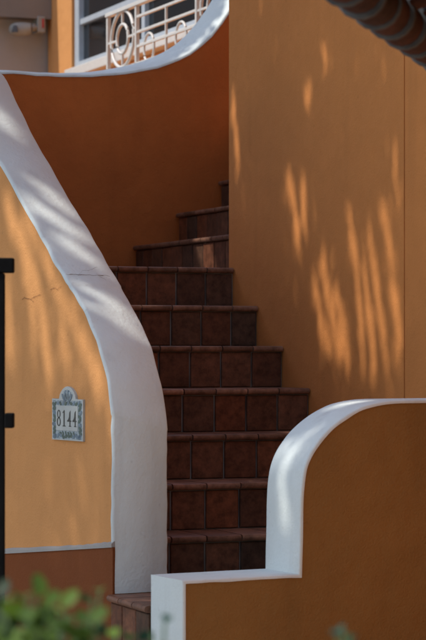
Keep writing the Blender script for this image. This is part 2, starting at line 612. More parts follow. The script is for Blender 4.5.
cp = [near_grid(S_lcap, x, y)[0] for x, y in ((67, 274), (80, 275.5), (95, 276.5), (110, 276.8))]
crack('crack', cp, 0.0013, (0.002, -0.006, 0.004), parapet)
cp = [near_grid(S_lcap, x, y)[0] for x, y in ((78, 275), (84, 272.5), (90, 271), (97, 270.5))]
crack('crack', cp, 0.0004, (0.002, -0.006, 0.004), parapet)
cp = [near_grid(S_lcap, x, y)[0] for x, y in ((98, 277), (103, 280), (107, 281))]
crack('crack', cp, 0.0006, (0.002, -0.006, 0.004), parapet)
for pts in (((50, 290.5), (54, 288), (58, 289), (62, 286.5)), ((22, 299), (26, 298), (31, 299.5), (36, 296), (41, 295)), ((31, 299.5), (34, 302))):
    q = [outer_hit(x, y)[0] for x, y in pts]
    lf = outer_hit(*pts[0])[2]
    crack('crack', q, 0.0010, (lf[0] * 0.002, lf[1] * 0.002, 0), parapet, 'crack_ochre')

# ------------------------------------------------------------------ staircase with tiles
stair = thing('staircase', 'dark terracotta tiled staircase climbing between the stucco walls', 'staircase')
core = MB()
NB = 0.012
u_of = lambda k: (k - 7) * T


def vin(u):
    return float(np.interp(u, vu[:near_n + 16, 1], vu[:near_n + 16, 0]))


for k in range(1, 7):
    u = u_of(k)
    core.uvbox(u + NB, u + T + NB, vin(u + 0.1) - 0.04, -0.001, 0, Z0 + k * R - 0.0265)
core.uvbox(0 + NB, 1.80, -1.60, 0.2, 0, Z0 + 7 * R - 0.0265)
V8 = [0.17, 0.41, 0.65, 0.89]
for j, v in enumerate(V8):
    core.uvbox(0.31, 1.78, v + NB, v + 0.25 + NB, 0, Z0 + (8 + j) * R - 0.0265)
# bottom platform, entered from the left
core.prism([W(-2.27, -1.25 + NB), W(-2.12, -0.01), W(-1.62, -0.01), W(-1.62, -1.1), W(-1.87, -1.25 + NB)], 0, Z0 - 0.0265)
core.uvbox(-2.27, -1.92, -1.52, -1.24, 0, 0.32)
core.uvbox(-2.27, -1.92, -1.80, -1.525, 0, 0.15)
part('step_core', core, 'grout', stair)

TW = 0.140; JT = 0.0085


def riser_mesh(w, h):
    mb = MB()
    d, b = 0.013, 0.003
    w -= JT
    x0, x1 = 0, w
    back = [(x0, d, 0), (x1, d, 0), (x1, d, h), (x0, d, h)]
    fr0 = [(x0, b, 0), (x1, b, 0), (x1, b, h), (x0, b, h)]
    fr1 = [(x0 + b, 0, b), (x1 - b, 0, b), (x1 - b, 0, h - b), (x0 + b, 0, h - b)]
    vs = back + fr0 + fr1
    fs = []
    for a in (0, 4):
        for i in range(4):
            fs.append((a + i, a + (i + 1) % 4, a + 4 + (i + 1) % 4, a + 4 + i))
    fs.append((8, 9, 10, 11))
    mb.add(vs, fs)
    return mb.mesh('riser_tile', ['tile'])


def tread_mesh(w, dep):
    mb = MB()
    w -= JT * 0.7
    th, ov = 0.024, 0.014
    prof = [(dep, 0), (0.0, 0), (-ov + 0.008, 0)]
    for a in np.linspace(-math.pi / 2, math.pi / 2, 6):
        prof.append((-ov + 0.008 - 0.010 * math.cos(a), th / 2 + (th / 2 - 0.001) * math.sin(a)))
    prof += [(0.0, th), (dep, th)]
    mb.add([(x, y, z) for x in (0, w) for y, z in prof],
           [tuple(range(len(prof)))[::-1], tuple(len(prof) + i for i in range(len(prof)))] +
           [(i, (i + 1) % len(prof), len(prof) + (i + 1) % len(prof), len(prof) + i) for i in range(len(prof))])
    return mb.mesh('tread_tile', ['nosing'], smooth=0.6)


_rm, _tm = {}, {}


def rmesh(w, h):
    key = (round(w, 3), round(h, 3))
    if key not in _rm:
        _rm[key] = riser_mesh(*key)
    return _rm[key]


def tmesh(w, d):
    key = (round(w, 3), round(d, 3))
    if key not in _tm:
        _tm[key] = tread_mesh(*key)
    return _tm[key]


def tile_row(u, v_right, v_left, ztop, dep, along_v=True, shift=0.0, riser_h=0.149, treads=True):
    """riser and tread tiles of one step; along_v: riser faces -u, else it faces -v and v_* are u limits"""
    jig = random.Random(int(ztop * 1000))
    pos = v_right
    first = True
    while pos > v_left + 0.02:
        w = TW
        if first and shift:
            w = shift
        if pos - w < v_left:
            w = max(0.03, pos - v_left)
        first = False
        q = pos - w
        if along_v:
            lr_ = W(u + jig.uniform(-.0015, .0015), q + JT / 2, ztop - 0.026 - riser_h + jig.uniform(-.001, .001)); rz = TH
            lt = W(u, q + JT / 2, ztop - 0.026)
        else:
            # facing -v: local x runs towards -u
            lr_ = W(pos - JT / 2, u + jig.uniform(-.0015, .0015), ztop - 0.026 - riser_h); rz = TH - math.pi / 2
            lt = W(pos - JT / 2, u, ztop - 0.026)
        o = link('riser_tile', rmesh(w, riser_h - 0.004), stair, lr_, rz)
        o.rotation_euler.x = jig.uniform(-.006, .006)
        if treads:
            o = link('tread_tile', tmesh(w, dep), stair, lt, rz)
            o.rotation_euler.y = jig.uniform(-.004, .004)
        pos = q


shifts = {1: 0.09, 2: 0.12, 3: 0.07, 4: 0.14, 5: 0.14, 6: 0.12, 7: 0.13}
for k in range(1, 8):
    u = u_of(k)
    tile_row(u, -0.004, vin(u + 0.05) + 0.004, Z0 + k * R, T - 0.004 if k < 7 else 0.28, True, shifts[k])
for j, v in enumerate(V8):
    tile_row(v, 1.745, 0.33, Z0 + (8 + j) * R, 0.235, False, 0.11 + 0.01 * j)
tile_row(-1.25, -1.885, -2.275, Z0, 0.30, False, 0.12)

# ------------------------------------------------------------------ low front wall
low = thing('front_garden_wall', 'low ochre wall with a white capped curved shoulder in front of the steps', 'low wall')
LA = math.radians(28.5)
ld = np.array([math.cos(LA), math.sin(LA)]); lnb = np.array([-math.sin(LA), math.cos(LA)])
LO = np.array([-0.101, 7.5])
LT = 0.225


def low_hit(x, y):
    a = (x - 213) / F
    s = (a * LO[1] - LO[0]) / (ld[0] - a * ld[1])
    return s, zat(y, LO[1] + s * ld[1])


prof = [(0, 0.0), (0, low_hit(182, 580.5)[1])]
zst = prof[1][1]
s1 = low_hit(298.5, 574)[0]
prof.append((s1, zst))
for x, y in ((299.5, 540), (300, 504), (301.2, 485), (304, 468), (310, 453), (317, 442), (325, 432.5), (334, 424), (344, 416.5), (354, 410.5), (364, 406), (375, 403), (387, 401), (400, 400)):
    prof.append(low_hit(x, y))
ztop = prof[-1][1]
prof.append((3.2, ztop))
prof = np.array(prof)


def catmull(p, k_=6):
    o_ = []
    for i in range(len(p) - 1):
        a, b, c, d = p[max(i - 1, 0)], p[i], p[i + 1], p[min(i + 2, len(p) - 1)]
        for t_ in np.linspace(0, 1, k_, endpoint=False):
            o_.append(0.5 * (2 * b + (c - a) * t_ + (2 * a - 5 * b + 4 * c - d) * t_ ** 2 + (3 * b - a - 3 * c + d) * t_ ** 3))
    o_.append(p[-1])
    return np.array(o_)


prof = np.concatenate([prof[:3], catmull(prof[3:-1]), prof[-1:]])


def resample(p, step):
    o_ = [p[0]]
    for a, b in zip(p[:-1], p[1:]):
        m_ = max(1, int(np.linalg.norm(b - a) / step))
        for k_ in range(1, m_ + 1):
            o_.append(a + (b - a) * k_ / m_)
    return np.array(o_)


CL = 0.007
pr = prof.copy()
# inset profile for the body (under the cap)
def inset(p, d):
    q = []
    for i in range(len(p)):
        a = p[i] - p[i - 1] if i else p[1] - p[0]
        b = p[i + 1] - p[i] if i < len(p) - 1 else p[-1] - p[-2]
        a = a / np.linalg.norm(a); b = b / np.linalg.norm(b)
        na = np.array([a[1], -a[0]]); nb_ = np.array([b[1], -b[0]])
        m_ = na + nb_; m_ /= np.linalg.norm(m_)
        q.append(p[i] + m_ * d / max(0.4, m_.dot(na)))
    return np.array(q)


pin = inset(pr, CL)
pin[0][1] = 0; pin[-1][0] = 3.2


def lowpt(s, z, back=0.0, extra=0.0):
    p = LO + ld * s + lnb * (back * LT + extra)
    return (p[0], p[1], z)


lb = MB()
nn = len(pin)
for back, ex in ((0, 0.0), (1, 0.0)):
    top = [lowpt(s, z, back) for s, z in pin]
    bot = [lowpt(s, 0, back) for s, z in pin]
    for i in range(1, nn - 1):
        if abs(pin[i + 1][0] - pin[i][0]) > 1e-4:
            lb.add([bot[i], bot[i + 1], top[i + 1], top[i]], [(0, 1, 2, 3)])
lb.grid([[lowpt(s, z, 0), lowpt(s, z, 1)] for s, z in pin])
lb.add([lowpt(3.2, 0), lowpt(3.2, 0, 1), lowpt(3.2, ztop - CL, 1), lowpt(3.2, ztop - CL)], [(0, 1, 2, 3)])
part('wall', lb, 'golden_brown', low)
_pd = resample(pr[1:-1], 0.02)
pf = np.concatenate([[pr[0]], resample(pr[:2], 0.03)[1:-1], _pd, [pr[-1]]])
_pa = np.concatenate([[0], np.cumsum(np.linalg.norm(np.diff(pf, axis=0), axis=1))])
wf, wb_ = wob(_pa, 0.0016, 5), wob(_pa, 0.0016, 6)
wz = wob(_pa, 0.0016, 7)
lc = MB()
rws = []
pin2 = inset(pf, CL * 1.7) + np.stack([0 * wz, wz], 1); pin2[0][1] = 0
r_ = 0.006
pmid = inset(pf, r_ * 0.35); pmid[0][1] = 0
prr = inset(pf, r_); prr[0][1] = 0
for i in range(len(pf)):
    a, b, c_, d_ = pin2[i], prr[i], pmid[i], pf[i]
    f0, b0 = wf[i] * 0.6, wb_[i] * 0.6
    rws.append([lowpt(*a, 0, -0.003), lowpt(*b, 0, -0.003 + f0), lowpt(*c_, 0, -0.003 + 0.35 * r_ + f0), lowpt(*d_, 0, r_ - 0.003 + f0),
                lowpt(*d_, 1, 0.004 - r_ + b0), lowpt(*c_, 1, 0.004 - 0.35 * r_ + b0), lowpt(*b, 1, 0.004 + b0), lowpt(*a, 1, 0.004)])
lc.grid(rws)
part('cap', lc, 'white', low, smooth=0.75)
S_low = np.array([lowpt(s, z, b) for s, z in resample(pf, 0.012) for b in np.linspace(0, 1, 9)])

# ------------------------------------------------------------------ house
house = thing('house', 'ochre stucco house with tall blank side wall and upper window', 'house')
U_END = 0.054
hw = MB()
JU = at_v(404, 200, 0.0)[0]
hw.uvbox(JU, U_END, 0.0, 0.24, 0, 5.6)
hw.uvbox(-6.0, JU - 0.009, 0.0, 0.24, 0, 5.6)
hw.uvbox(JU - 0.0088, JU - 0.0002, 0.012, 0.23, 0, 5.58)
part('side_wall', hw, 'deep_ochre', house)
VF = 1.35       # facade plane
uw0, _ = at_v(72.5, 60, VF)      # window left edge
up1, _ = at_v(48, 40, VF)        # pier left edge
wz0 = at_v(78, 68, VF)[1]
fc = MB()
# facade around the window (window opening from uw0 down to u = 1.2)
WU1 = 2.2
fc.uvbox(uw0 + 0.02, up1, VF, VF + 0.3, 0, 5.6)
part('corner_pier', fc, 'ochre', house)
fc = MB()
fc.uvbox(WU1, uw0 + 0.017, VF + 0.02, VF + 0.3, 0, wz0 - 0.075)
fc.uvbox(WU1, uw0 + 0.017, VF + 0.02, VF + 0.3, wz0 + 1.5, 5.6)
fc.uvbox(0.0, WU1 - 0.003, VF + 0.02, VF + 0.3, 0, 5.6)
part('facade', fc, 'ochre', house)
# window
win = MB()
fu1, fu0 = uw0, WU1
fz0, fz1 = wz0, wz0 + 1.48
fw = 0.055
win.uvbox(fu1 - 0.09, fu1, VF + 0.015, VF + 0.10, fz0, fz1)
win.uvbox(fu0, fu0 + fw, VF + 0.015, VF + 0.10, fz0, fz1)
win.uvbox(fu0 + fw + .001, fu1 - .091, VF + 0.015, VF + 0.10, fz0, fz0 + 0.05)
win.uvbox(fu0 + fw + .001, fu1 - .091, VF + 0.015, VF + 0.10, fz1 - 0.05, fz1)
wo = part('window', win, 'frame', house, bevel=0.004)
sl = MB()
sl.uvbox(fu0 - 0.02, fu1 + 0.012, VF - 0.06, VF + 0.10, fz0 - 0.072, fz0 - 0.003)
part('sill', sl, 'iron_white', wo, bevel=0.006)
hz = [0.0]
span = fu1 - 0.09 - fu0 - fw
cols = 3
zrows = [fz0 + 0.05, at_v(80, 20.5, VF)[1], at_v(80, 20.5, VF)[1] + 0.40, fz1 - 0.05]
for c in range(cols):
    a = fu0 + fw + span * c / cols
    b = fu0 + fw + span * (c + 1) / cols
    if c:
        mm = MB(); mm.uvbox(a - 0.03, a + 0.03, VF + 0.022, VF + 0.09, fz0 + 0.052, fz1 - 0.052)
        part('mullion', mm, 'frame', wo, bevel=0.004)
    for r in range(3):
        z0, z1 = zrows[r], zrows[r + 1]
        gp = MB(); gp.uvbox(a + 0.002, b - 0.002, VF + 0.055, VF + 0.062, z0, z1)
        part('pane', gp, 'glass', wo)
        if r:
            tb = MB(); tb.uvbox(a + (0.031 if c else 0.001), b - (0.031 if c < cols - 1 else 0.001), VF + 0.027, VF + 0.085, z0 - 0.02, z0 + 0.02)
            part('glazing_bar', tb, 'frame', wo, bevel=0.003)
# balcony slab in front of the facade
bl = MB()
bl.uvbox(0.4, up1 - 0.02, 0.72, VF + 0.018, 2.50, 2.64)
part('balcony_slab', bl, 'ochre', house)
# porch wing behind: shaded beige wall and soffit
UP = up1 + 0.05
vp, zc = at_u(24, 20.5, UP)
pw = MB()
pw.uvbox(UP, UP + 0.25, -6.0, VF + 1.0, 0, zc + 2.0)
part('porch_wall', pw, 'beige', house)
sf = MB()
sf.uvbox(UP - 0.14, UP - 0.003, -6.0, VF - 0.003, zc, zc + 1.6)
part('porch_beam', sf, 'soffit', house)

# expansion joint on the side wall is the gap between the two wall blocks (u = -1.98)

# ------------------------------------------------------------------ flood light on the porch wall
fl = thing('flood_light', 'dusty beige flood light with sensor box mounted on shaded porch wall', 'lamp')


def on_up(x, y, off=0.0):
    v, z = at_u(x, y, UP - off)
    return np.array(W(UP - off, v, z))


sc = np.linalg.norm(on_up(1, 20)[:2] - on_up(0, 20)[:2]) / math.cos(0)
hb = MB()
a = on_up(9, 29.5, 0.12); b = on_up(31, 29, 0.16)
ax = b - a
rws = []
for q, rr in ((0, 0.25), (0.06, 0.62), (0.18, 0.9), (0.4, 1.0), (0.7, 0.98), (0.92, 0.86), (1.0, 0.8)):
    c = a + ax * q
    row = []
    for j in range(12):
        an = 2 * math.pi * j / 12
        row.append(c + np.array([0, 1, 0]) * math.cos(an) * 0.06 * rr + np.array([0, 0, 1]) * math.sin(an) * 0.052 * rr)
    rws.append(row + [row[0]])
hb.grid(rws)
hb.add(rws[0][:-1], [tuple(range(12))]); hb.add(rws[-1][:-1], [tuple(range(12))])
part('lamp_head', hb, 'lamp_body', fl, smooth=0.6)
lens = MB()
c = on_up(14, 28, 0.19)
lens.hexa([c + np.array(p) for p in ((-.02, 0, -.03), (.03, 0, -.03), (.03, .01, -.03), (-.02, .01, -.03))], [c + np.array(p) for p in ((-.005, 0, .02), (.02, 0, .02), (.02, .01, .02), (-.005, .01, .02))])
part('emblem', lens, 'mortar', fl)
jn = MB(); jn.tube([b + ax * -0.02, on_up(36, 27.5, 0.12)], 0.022, 10)
jn.tube([on_up(33.5, 31, .13), on_up(33.5, 24, .13)], 0.015, 8)
part('swivel_joint', jn, 'lamp_body', fl, smooth=0.8)
bx = MB()
c0 = on_up(35.5, 32, 0.16); c1 = on_up(43.5, 16, 0.16)
v0_, _ = at_u(35.5, 30, UP - .1); v1_, _ = at_u(43.5, 30, UP - .1)
bx.uvbox(UP - 0.15, UP - 0.002, v0_, v1_, c0[2], c1[2])
part('sensor_box', bx, 'lamp_body', fl, bevel=0.008)
rd = MB()
vm = v0_ + (v1_ - v0_) * 0.66
rd.uvbox(UP - 0.154, UP - 0.1495, vm - 0.008, vm + 0.008, c0[2] + 0.035, c1[2] - 0.02)
part('red_strip', rd, 'red', fl)
cv = MB(); cv.uvbox(UP - 0.12, UP - .004, v0_ - 0.02, v1_ + 0.02, c1[2] + .002, c1[2] + 0.02)
part('box_lid', cv, 'lamp_body', fl, bevel=0.004)

# ------------------------------------------------------------------ balcony railing
rail = thing('balcony_railing', 'white wrought iron railing with ring ornaments below the window', 'railing')
VR = 0.80


def on_vr(x, y):
    u, z = at_v(x, y, VR)
    return u, z


def rp(u, z, off=0.0):
    return W(u, VR + off, z)


ua, zt = on_vr(108.5, 15.5)
_, zb_ = on_vr(108.5, 73)
H = zt - zb_
ub, _ = on_vr(137, 30)
ucd, _ = on_vr(197.5, 30)
ue = ucd - (ua - ub)
FLZ = 2.64
def flat(p0_, p1_, w=0.011, d=0.011):
    """square iron bar"""
    mb = MB()
    a = np.array(p0_); b = np.array(p1_)
    d3_ = (b - a) / np.linalg.norm(b - a)
    up = np.array([0, 0, 1.0]) if abs(d3_[2]) < .9 else np.array([*U, 0])
    s = np.cross(d3_, up); s /= np.linalg.norm(s); w_ = np.cross(s, d3_)
    q = [(-w, -d), (w, -d), (w, d), (-w, d)]
    mb.hexa([a + s * x + w_ * y for x, y in q], [b + s * x + w_ * y for x, y in q])
    return mb


def bar(name, p0_, p1_, w=0.010, d=0.010):
    return part(name, flat(p0_, p1_, w, d), 'iron_white', rail, bevel=0.002)


u_r = 0.5
bar('top_rail', rp(ua + 0.02, zt), rp(u_r, zt), 0.018, 0.012)
bar('bottom_rail', rp(ua, zb_ - 0.005), rp(u_r, zb_ - 0.005), 0.012, 0.010)
bar('lower_rail', rp(ua, FLZ + 0.08), rp(u_r, FLZ + 0.08), 0.012, 0.010)
posts = [ua, ub, ucd, ue, ue - (ub - ucd), 2 * ue - ub - ua + ucd - ue]
posts = [p for p in posts if p > u_r]
for p in posts:
    bar('post', rp(p, FLZ), rp(p, zt - 0.012), 0.012, 0.012)


def ring(uc, zc_, ru, rz_, rad):
    mb = MB()
    mb.tube([rp(uc + ru * math.cos(a), zc_ + rz_ * math.sin(a)) for a in np.linspace(0, 2 * math.pi, 33)[:-1]], rad, 8, closed=True)
    return part('ring', mb, 'iron_white', rail, smooth=1.2)


zc_r = (zt + zb_) / 2
for p, q in ((ua, ub), (ucd, ue)):
    uc = (p + q) / 2
    ru = abs(p - q) / 2 - 0.055
    ring(uc, zc_r, ru, H / 2 - 0.006, 0.011)
    ring(uc, zc_r, ru * 0.5, (H / 2) * 0.5, 0.010)
    bar('cross_bar', rp(p - 0.01, zc_r), rp(uc + ru * 0.5, zc_r), 0.007, 0.007)
    bar('cross_bar', rp(uc - ru * 0.5, zc_r), rp(q + 0.01, zc_r), 0.007, 0.007)
    bar('cross_bar', rp(uc, zc_r + H * .26), rp(uc, zt - .02), 0.007, 0.007)
    bar('cross_bar', rp(uc, zc_r - H * .26), rp(uc, zb_ + .01), 0.007, 0.007)
for f_ in (0.28, 0.52, 0.78):
    bar('cross_bar', rp(ub - .01, zb_ + H * f_), rp(ucd + .01, zb_ + H * f_), 0.008, 0.008)
um = (ub + ucd) / 2
for x_ in (149, 181):  # rings added in place of the big rings' reflections in the window
    u_s, z_s = on_vr(x_, 46 - (x_ - 149) * .34)
    ring(u_s, z_s - .01, 0.085, H * .24, 0.008)
bar('cross_bar', rp(um, FLZ + .09), rp(um, zb_ + H * .78), 0.007, 0.007)
nb_ = 0
for p in np.arange(u_r + .1, ua, 0.14):
    bar('baluster', rp(p, FLZ + .095), rp(p, zb_ - .016), 0.006, 0.006)

# ------------------------------------------------------------------ house number plaque
plaque = thing('house_number_plaque', 'glazed tile house number plaque 8144 with blue border on ochre wall', 'house number')
c0, _, lf0 = outer_hit(54, 441); c1, _, _ = outer_hit(85, 441)
tv = (c1 - c0); tv[2] = 0
PWD = np.linalg.norm(tv); tv /= PWD
nv = np.array([tv[1], -tv[0], 0.0])           # out of the wall
if nv[1] > 0:
    nv = -nv
zb1 = 0.5 * (outer_hit(54, 440)[0][2] + outer_hit(85, 441)[0][2])
pxm = c0[1] / F                                # metres per photo pixel here
PH = 41 * pxm; PC = 53.5 * pxm


def pq(a, h, d=0.0):
    """a: 0..1 across, h: metres up, d: metres proud of wall"""
    return c0 + tv * (a * PWD) + nv * (d + 0.002) + np.array([0, 0, zb1 - c0[2] + h])


def plate(poly, d0_, d1_):
    mb = MB()
    k_ = len(poly)
    mb.add([pq(a, h, d0_) for a, h in poly] + [pq(a, h, d1_) for a, h in poly],
           [tuple(range(k_))[::-1], tuple(range(k_, 2 * k_))] + [(i, (i + 1) % k_, k_ + (i + 1) % k_, k_ + i) for i in range(k_)])
    return mb


shape = [(0, 0), (1, 0), (1, PH)]
for q in np.linspace(0, 1, 13):
    an = q * math.pi
    shape.append((0.5 + 0.27 * math.cos(an) * (1.0 - 0.16 * math.sin(an)), PH + (PC - PH) * (0.12 + 0.88 * math.sin(an) ** 1.1) if 0 < q < 1 else PH))
shape.append((0, PH))
part('tile_plate', plate(shape, -0.006, 0.007), 'glaze', plaque, bevel=0.0015)
rr = random.Random(5)


def blob(ca, ch, ra, rh, d, mat, rot=0.0, k_=9):
    poly = []
    for j in range(k_):
        an = 2 * math.pi * j / k_
        x = ra * math.cos(an) * PWD; y = rh * math.sin(an)
        poly.append((ca + (x * math.cos(rot) - y * math.sin(rot)) / PWD, ch + x * math.sin(rot) + y * math.cos(rot)))
    return part('scroll', plate(poly, 0.0068, d - 0.005), mat, plaque)


u_ = PH
for side in (0.085, 0.915):
    for j in range(9):
        h = PH * (0.10 + 0.095 * j)
        blob(side + rr.uniform(-.015, .015), h, 0.055, PH * 0.05, 0.0135, 'green' if j % 3 else 'blue', rr.uniform(-.8, .8))
for j in range(10):
    a = 0.12 + 0.085 * j
    blob(a, PH * (0.10 + rr.uniform(-.02, .02)), 0.05, PH * 0.042, 0.0135, 'green' if 3 <= j <= 6 else 'blue', rr.uniform(-.9, .9))
    if 2 <= j <= 7:
        blob(a, PH * 0.175, 0.04, PH * 0.03, 0.0134, 'green', rr.uniform(-.9, .9))
for j in range(10):
    a = 0.12 + 0.085 * j
    blob(a, PH * (0.90 + rr.uniform(-.02, .02)), 0.05, PH * 0.04, 0.0135, 'blue' if j % 2 else 'green', rr.uniform(-.9, .9))
for j in range(-3, 4):      # fan crest
    an = j * 0.26
    blob(0.5 + 0.15 * math.sin(an), PH * 0.86 + (PC - PH) * 0.78 * math.cos(an), 0.034, (PC - PH) * 0.42, 0.0146, 'blue' if j % 2 else 'field', -an, 8)
part('number_panel', plate([(0.15, PH * .24), (0.85, PH * .24), (0.85, PH * .84), (0.15, PH * .84)], 0.0072, 0.0090), 'glaze', plaque)
part('border_field', plate([(0.035, PH * .035), (0.965, PH * .035), (0.965, PH * .965), (0.035, PH * .965)], 0.0066, 0.0076), 'field', plaque)


def digit(kind, x0, x1, z0, z1):
    w, h = x1 - x0, z1 - z0
    P = lambda a, b: (x0 + a * w, z0 + b * h)
    mb = MB()

    def poly(pts):
        k_ = len(pts)
        mb.add([pq(*P(*p), 0.0088) for p in pts] + [pq(*P(*p), 0.0096) for p in pts],
               [tuple(range(k_))[::-1], tuple(range(k_, 2 * k_))] + [(i, (i + 1) % k_, k_ + (i + 1) % k_, k_ + i) for i in range(k_)])

    def loop(ca, cb, ra, rb, tx, tz):
        for j in range(16):
            a0, a1 = 2 * math.pi * j / 16, 2 * math.pi * (j + 1) / 16
            poly([(ca + ra * math.cos(a0), cb + rb * math.sin(a0)), (ca + ra * math.cos(a1), cb + rb * math.sin(a1)),
                  (ca + (ra - tx) * math.cos(a1), cb + (rb - tz) * math.sin(a1)), (ca + (ra - tx) * math.cos(a0), cb + (rb - tz) * math.sin(a0))])
    if kind == '8':
        loop(.5, .745, .40, .255, .20, .07); loop(.5, .275, .46, .275, .23, .07)
    elif kind == '1':
        poly([(.38, .06), (.66, .06), (.66, .97), (.52, 1.0), (.38, .92)])
        poly([(.18, .80), (.379, .84), (.379, .93), (.2, .86)])
        poly([(.2, 0), (.84, 0), (.84, .059), (.2, .059)])
    else:
        poly([(.56, .06), (.80, .06), (.80, .98), (.56, .88)])
        poly([(.04, .30), (.559, .30), (.559, .88), (.5, .80), (.46, .60), (.30, .46), (.04, .37)])
        poly([(.801, .30), (.98, .30), (.98, .38), (.801, .38)])
        poly([(.42, 0), (.94, 0), (.94, .059), (.42, .059)])
    part('digit', mb, 'ink', plaque)


for i, k_ in enumerate('8144'):
    digit(k_, 0.175 + 0.168 * i, 0.315 + 0.168 * i, PH * .335, PH * .735)

# ------------------------------------------------------------------ iron gate at the left
gate = thing('iron_gate', 'black iron gate edge in front of the ochre stair wall', 'gate')
GY = 6.6
gx = lambda x: (x - 213) / F * GY
gz = lambda y: zat(y, GY)
st = MB()
st.prism([(gx(-9), GY - .018), (gx(4.5), GY - .018), (gx(4.5), GY + .018), (gx(-9), GY + .018)], 0, gz(273) - 0.001)
part('stile', st, 'iron_black', gate, bevel=0.003)
for ya, yb in ((258, 273), (413, 428)):
    mb = MB()
    xl = gx(-9) if ya < 300 else gx(4.5) + .0005
    mb.prism([(xl, GY - .022), (gx(14), GY - .022), (gx(14), GY + .022), (xl, GY + .022)], gz(yb), gz(ya))
    part('hinge_lug', mb, 'iron_black', gate, bevel=0.004)
for za_, zb2 in ((gz(270), gz(261)), (gz(425), gz(416)), (0.16, 0.20)):
    mb = MB()
    mb.prism([(gx(-9) - 1.0, GY - .015), (gx(-9) - .001, GY - .015), (gx(-9) - .001, GY + .015), (gx(-9) - 1.0, GY + .015)], za_, zb2)
    part('rail', mb, 'iron_black', gate, bevel=0.003)
for k in range(8):
    mb = MB(); x = gx(-9) - 0.12 * (k + 1)
    mb.tube([(x, GY, 0.1), (x, GY, gz(262)), (x, GY, gz(230)), (x, GY, gz(222))], [.009, .009, .009, .001], 8)
    part('bar', mb, 'iron_black', gate, smooth=0.8)

# ------------------------------------------------------------------ tiled eave at the upper right
lodge = thing('gate_lodge', 'gate lodge eave of dark barrel tiles with grey mortar joints', 'lodge')
e0 = np.array([(327 - 213) / F * 5.0, 5.0]); e1 = np.array([(436 - 213) / F * 6.2, 6.2])
z_e0 = zat(-10, 5.0); z_e1 = zat(68, 6.2)
zev = 0.5 * (z_e0 + z_e1)
ed = (e1 - e0); EL = np.linalg.norm(ed); ed /= EL
en = np.array([ed[1], -ed[0]])        # away from the opening, up the roof
if en[0] < 0:
    en = -en
PITCH = 0.30
NTILE = 0.172


def roof_tile(cover):
    mb = MB()
    rws = []
    Lt = 0.46
    for y, r in (((0, 0.070), (Lt, 0.062)) if cover else ((0, 0.044), (Lt, 0.038))):
        ro, ri = [], []
        for q in np.linspace(0, math.pi, 9):
            sgn = 0.75 if cover else -0.40
            ro.append((math.cos(q) * r, y, sgn * math.sin(q) * r))
            ri.append((math.cos(q) * (r - .014), y, sgn * math.sin(q) * (r - .014)))
        rws.append((ro, ri))
    (o0, i0), (o1, i1) = rws
    mb.grid([o0, o1]); mb.grid([i0, i1])
    mb.grid([o0, i0]); mb.grid([o1, i1])
    mb.add([o0[0], o1[0], i1[0], i0[0]], [(0, 1, 2, 3)]); mb.add([o0[-1], o1[-1], i1[-1], i0[-1]], [(0, 1, 2, 3)])
    return mb.mesh('roof_tile', ['mortar' if cover else 'rooftile'], smooth=0.7)


tc_, tp_ = roof_tile(True), roof_tile(False)
rot_z = math.atan2(en[1], en[0]) - math.pi / 2
for j in range(-4, 14):
    for row in range(3):
        d = 0.40 * row + 0.05
        for cov in (True, False):
            off = (j + (0.5 if cov else 0)) * NTILE
            p = e0 + ed * off + en * d
            z = z_e0 + (z_e1 - z_e0) * off / EL + d * PITCH + (0.070 if cov else 0.066) + row * 0.012
            o = link('roof_tile', tc_ if cov else tp_, lodge, (p[0], p[1], z))
            o.rotation_euler = (math.atan(PITCH) + random.uniform(-.02, .02), 0, rot_z + random.uniform(-.02, .02))
slope_e = math.atan2(z_e1 - z_e0, EL)
rk = MB()
rk.tube([(0, 0, 0), (0, 0.03, 0), (0, 0.20, 0)], [0.060, 0.0605, 0.054], 16)
rk_m = rk.mesh('rake_tile', ['rooftile'], smooth=0.8)
mr_ = MB()
mr_.tube([(0, -0.008, 0), (0, -0.003, 0), (0, 0.010, 0), (0, 0.016, 0)], [0.052, 0.062, 0.0635, 0.0605], 16)
mr_m = mr_.mesh('mortar_joint', ['mortar'], smooth=0.8)
for j in range(-3, 13):
    off = j * 0.165
    p = e0 + ed * off
    z = z_e0 + (z_e1 - z_e0) * off / EL + 0.052
    for nm, me_ in (('rake_tile', rk_m), ('mortar_joint', mr_m)):
        o = link(nm, me_, lodge, (p[0], p[1], z + random.uniform(-.002, .002)))
        o.rotation_euler = (slope_e, random.uniform(-1, 1), math.atan2(ed[1], ed[0]) - math.pi / 2 + random.uniform(-.015, .015))


def lrect(a0, a1, d0_, d1_):
    return [e0 + ed * a0 + en * d0_, e0 + ed * a1 + en * d0_, e0 + ed * a1 + en * d1_, e0 + ed * a0 + en * d1_]


def zr(a, d):
    return z_e0 + (z_e1 - z_e0) * a / EL + d * PITCH


A0, A1 = -0.5, 2.3
dk = MB()
q = lrect(A0, A1, 0.38, 1.3)
zz = [zr(A0, .38), zr(A1, .38), zr(A1, 1.3), zr(A0, 1.3)]
dk.hexa([(*p, z - 0.075) for p, z in zip(q, zz)], [(*p, z - 0.03) for p, z in zip(q, zz)])
part('roof_deck', dk, 'wood', lodge)
lw = MB()
lw.prism([tuple(p) for p in lrect(A0 + .12, A1 - .1, 0.46, 1.5)], 0, zr(0, .42) - 0.10)
part('wall', lw, 'ochre', lodge)

# ------------------------------------------------------------------ foreground shrubs
def leaf_mesh(name, L, Wd, mat):
    mb = MB()
    rws = []
    for q, w in ((0, .06), (.15, .55), (.35, .95), (.55, 1.0), (.75, .75), (.9, .38), (1.0, .03)):
        x = Wd / 2 * w
        zc_ = -0.25 * L * (q - .3) ** 2
        rws.append([(-x, q * L, zc_ + .18 * x), (0, q * L, zc_), (x, q * L, zc_ + .18 * x)])
    mb.grid(rws)
    return mb.mesh(name, [mat], smooth=1.5)


